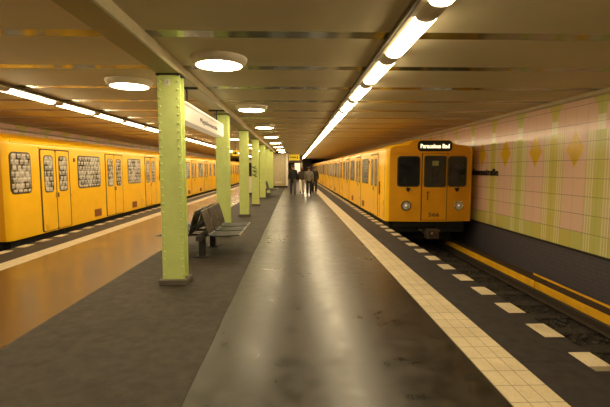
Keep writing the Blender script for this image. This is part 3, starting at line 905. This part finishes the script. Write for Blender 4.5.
def person(label, loc, rz, h, stride, coat, trousers, hair, shoes, coat_len=0.0, hair_len=0, arm=.25, bag=None):
    k = h/1.76
    t = thing('person', label, 'person', loc, rz, 'people walking away')
    Z = lambda *p: tuple(q*k for q in p[:3]) + (p[3]*k if not isinstance(p[3], tuple) else tuple(r*k for r in p[3]),)
    st = stride
    hipz, kz = .92, .50
    # left leg forward, right leg back (facing +Y)
    def leg(s, f):
        hip = (s*.095, 0, hipz); knee = (s*.10, f*.20+.03, kz+(.0 if f > 0 else .01)); ank = (s*.10, f*.36-(.0 if f > 0 else .03), .085 if f > 0 else .12)
        toe = (s*.115, ank[1]+.15, .035 if f > 0 else .045)
        return hip, knee, ank, toe
    Ls = leg(-1, st); Rs = leg(1, -st)
    def armp(s, f):
        sh = (s*.185, 0, 1.41); el = (s*.235, f*.10-.02, 1.13); wr = (s*.235, f*.26+.04, .90)
        return sh, el, wr
    La = armp(-1, -arm); Ra = armp(1, arm)
    V = []; E = []
    def add(p, r, prev=None):
        V.append(Z(p[0], p[1], p[2], r)); i = len(V)-1
        if prev is not None: E.append((prev, i))
        return i
    pel = add((0, 0, .98), (.12, .085)); wst = add((0, .005, 1.12), (.105, .075), pel); ch = add((0, .01, 1.30), (.10, .065), wst)
    nk = add((0, .005, 1.49), .055, ch); hd0 = add((0, .02, 1.57), (.065, .075), nk); hd = add((0, .02, 1.66), (.078, .095), hd0); top = add((0, .012, 1.735), (.05, .06), hd)
    for (hip, knee, ank, toe) in (Ls, Rs):
        a = add(hip, .085, pel); a2 = add(knee, .055, a); a3 = add(ank, .038, a2); add(toe, (.035, .025), a3)
    hands = []
    for (sh, el, wr) in (La, Ra):
        a = add(sh, .042, ch); a2 = add(el, .036, a); a3 = add(wr, .028, a2)
        d = (Vector(wr)-Vector(el)).normalized(); palm = Vector(wr)+d*.07
        a4 = add(palm, (.036, .02), a3); s = 1 if sh[0] > 0 else -1
        for fi, (off, ln) in enumerate(((-.027, .065), (-.009, .078), (.009, .072), (.026, .055))):
            q = palm+Vector((0, off, 0))+d*.035; a5 = add(q, .009, a4); q2 = q+d*ln*.6+Vector((-s*.008, 0, 0)); a6 = add(q2, .008, a5); add(q2+d*ln*.4+Vector((-s*.02, 0, 0)), .007, a6)
        q = Vector(wr)+d*.03+Vector((0, .035, 0)); a5 = add(q, .010, a3); add(q+d*.05+Vector((-s*.012, .012, 0)), .008, a5)
    # nose and ears
    add((0, .125, 1.645), .014, hd)
    for s in (-1, 1): add((s*.088, .012, 1.645), (.012, .022), hd)
    skinned('body', V, E, m_skin, t, 0, 1)
    V, E = [], []
    hem = add((0, 0, .80-coat_len), (.185+coat_len*.1, .135)); pel = add((0, 0, .95), (.185, .135), hem); wst = add((0, .0, 1.12), (.175, .125), pel); ch = add((0, -.005, 1.33), (.20, .135), wst); col = add((0, 0, 1.46), (.10, .09), ch)
    add((0, 0, 1.50), (.07, .07), col)
    for (sh, el, wr) in (La, Ra):
        a = add(sh, .088, ch); a2 = add(el, .070, a); add(wr, .058, a2)
    skinned('coat', V, E, coat, t, 0, 1)
    V, E = [], []
    tp = add((0, 0, 1.06), (.14, .10)); pel = add((0, 0, .94), (.16, .12), tp)
    for (hip, knee, ank, toe) in (Ls, Rs):
        a = add((hip[0], hip[1], hip[2]-.06), .115, pel); a2 = add(knee, .088, a); add((ank[0], ank[1], ank[2]-.02), .078, a2)
    skinned('trousers', V, E, trousers, t, 0, 1)
    for (hip, knee, ank, toe) in (Ls, Rs):
        V, E = [], []
        i = add((ank[0], ank[1]-.05, ank[2]-.035), (.058, .05)); j = add((ank[0], ank[1]+.06, ank[2]-.045), (.062, .045), i); add((toe[0], toe[1]+.06, toe[2]), (.055, .035), j)
        skinned('shoe', V, E, shoes, t, 0, 1)
    V, E = [], []
    a = add((0, .0, 1.765), (.085, .095)); c = add((0, -.02, 1.69), (.115, .115), a); d = add((0, -.04, 1.60-hair_len*.3), (.105, .08), c)
    if hair_len: add((0, -.055, 1.56-hair_len), (.075, .045), d)
    skinned('hair', V, E, hair, t, 0, 1)
    return t
c_black = cloth('black coat cloth', (.018, .017, .018)); c_brown = cloth('dark brown jacket cloth', (.05, .033, .022)); c_grey = cloth('grey jacket cloth', (.17, .155, .115))
c_navy = cloth('grey blue denim', (.075, .07, .08)); c_white = cloth('white trouser cloth', (.72, .66, .55)); c_ink = cloth('black trouser cloth', (.014, .014, .016))
h_dark = mat('dark hair', (.02, .013, .009), .6); h_red = mat('reddish brown hair', (.12, .045, .02), .6); m_shoe = mat('black shoe leather', (.015, .013, .012), .4)
person('person in a long black coat walking away, leftmost of the group', (-.06, 24.7, 0), .03, 1.82, .9, c_black, c_navy, h_dark, m_shoe, .12, 0, .3)
person('person in dark brown jacket and white trousers walking away, middle of the group', (.50, 26.2, 0), 0, 1.68, -.8, c_brown, c_white, h_red, m_shoe, 0, .08, -.3)
person('person in light grey jacket and black trousers walking away on the right', (.90, 24.4, 0), -.03, 1.70, -.5, c_grey, c_ink, h_dark, m_shoe, 0, 0, -.2)
person('person in black jacket walking ahead, rightmost of the group', (1.32, 26.4, 0), -.05, 1.74, .8, c_black, c_ink, h_red, m_shoe, 0, 0, .35)

# ------------------------------------------------------------------ world, camera
w = bpy.data.worlds.new('World'); S.world = w; w.use_nodes = True
bgn = w.node_tree.nodes.get('Background') or w.node_tree.nodes.new('ShaderNodeBackground')
bgn.inputs[0].default_value = (.02, .016, .01, 1); bgn.inputs[1].default_value = .3
F, CX, CY, VX, VY = 407.0, 305.0, 203.5, 294.0, 168.5
pitch = math.atan((CY-VY)/F); yaw = math.atan((CX-VX)/F*math.cos(pitch))
cam = bpy.data.cameras.new('camera'); co = bpy.data.objects.new('camera', cam); COL.objects.link(co)
cam.sensor_width = 36; cam.lens = F/610*36; cam.clip_start = .05; cam.clip_end = 300
co.location = (0, 0, 1.6); co.rotation_euler = (PI/2-pitch, 0, -yaw)
S.camera = co
S.view_settings.view_transform = 'Standard'; S.view_settings.look = 'None'
S.view_settings.exposure = 0.12; S.view_settings.gamma = 1.0
S.cycles.use_denoising = True
S.cycles.max_bounces = 8; S.cycles.diffuse_bounces = 5; S.cycles.glossy_bounces = 4
S.cycles.sample_clamp_indirect = 12
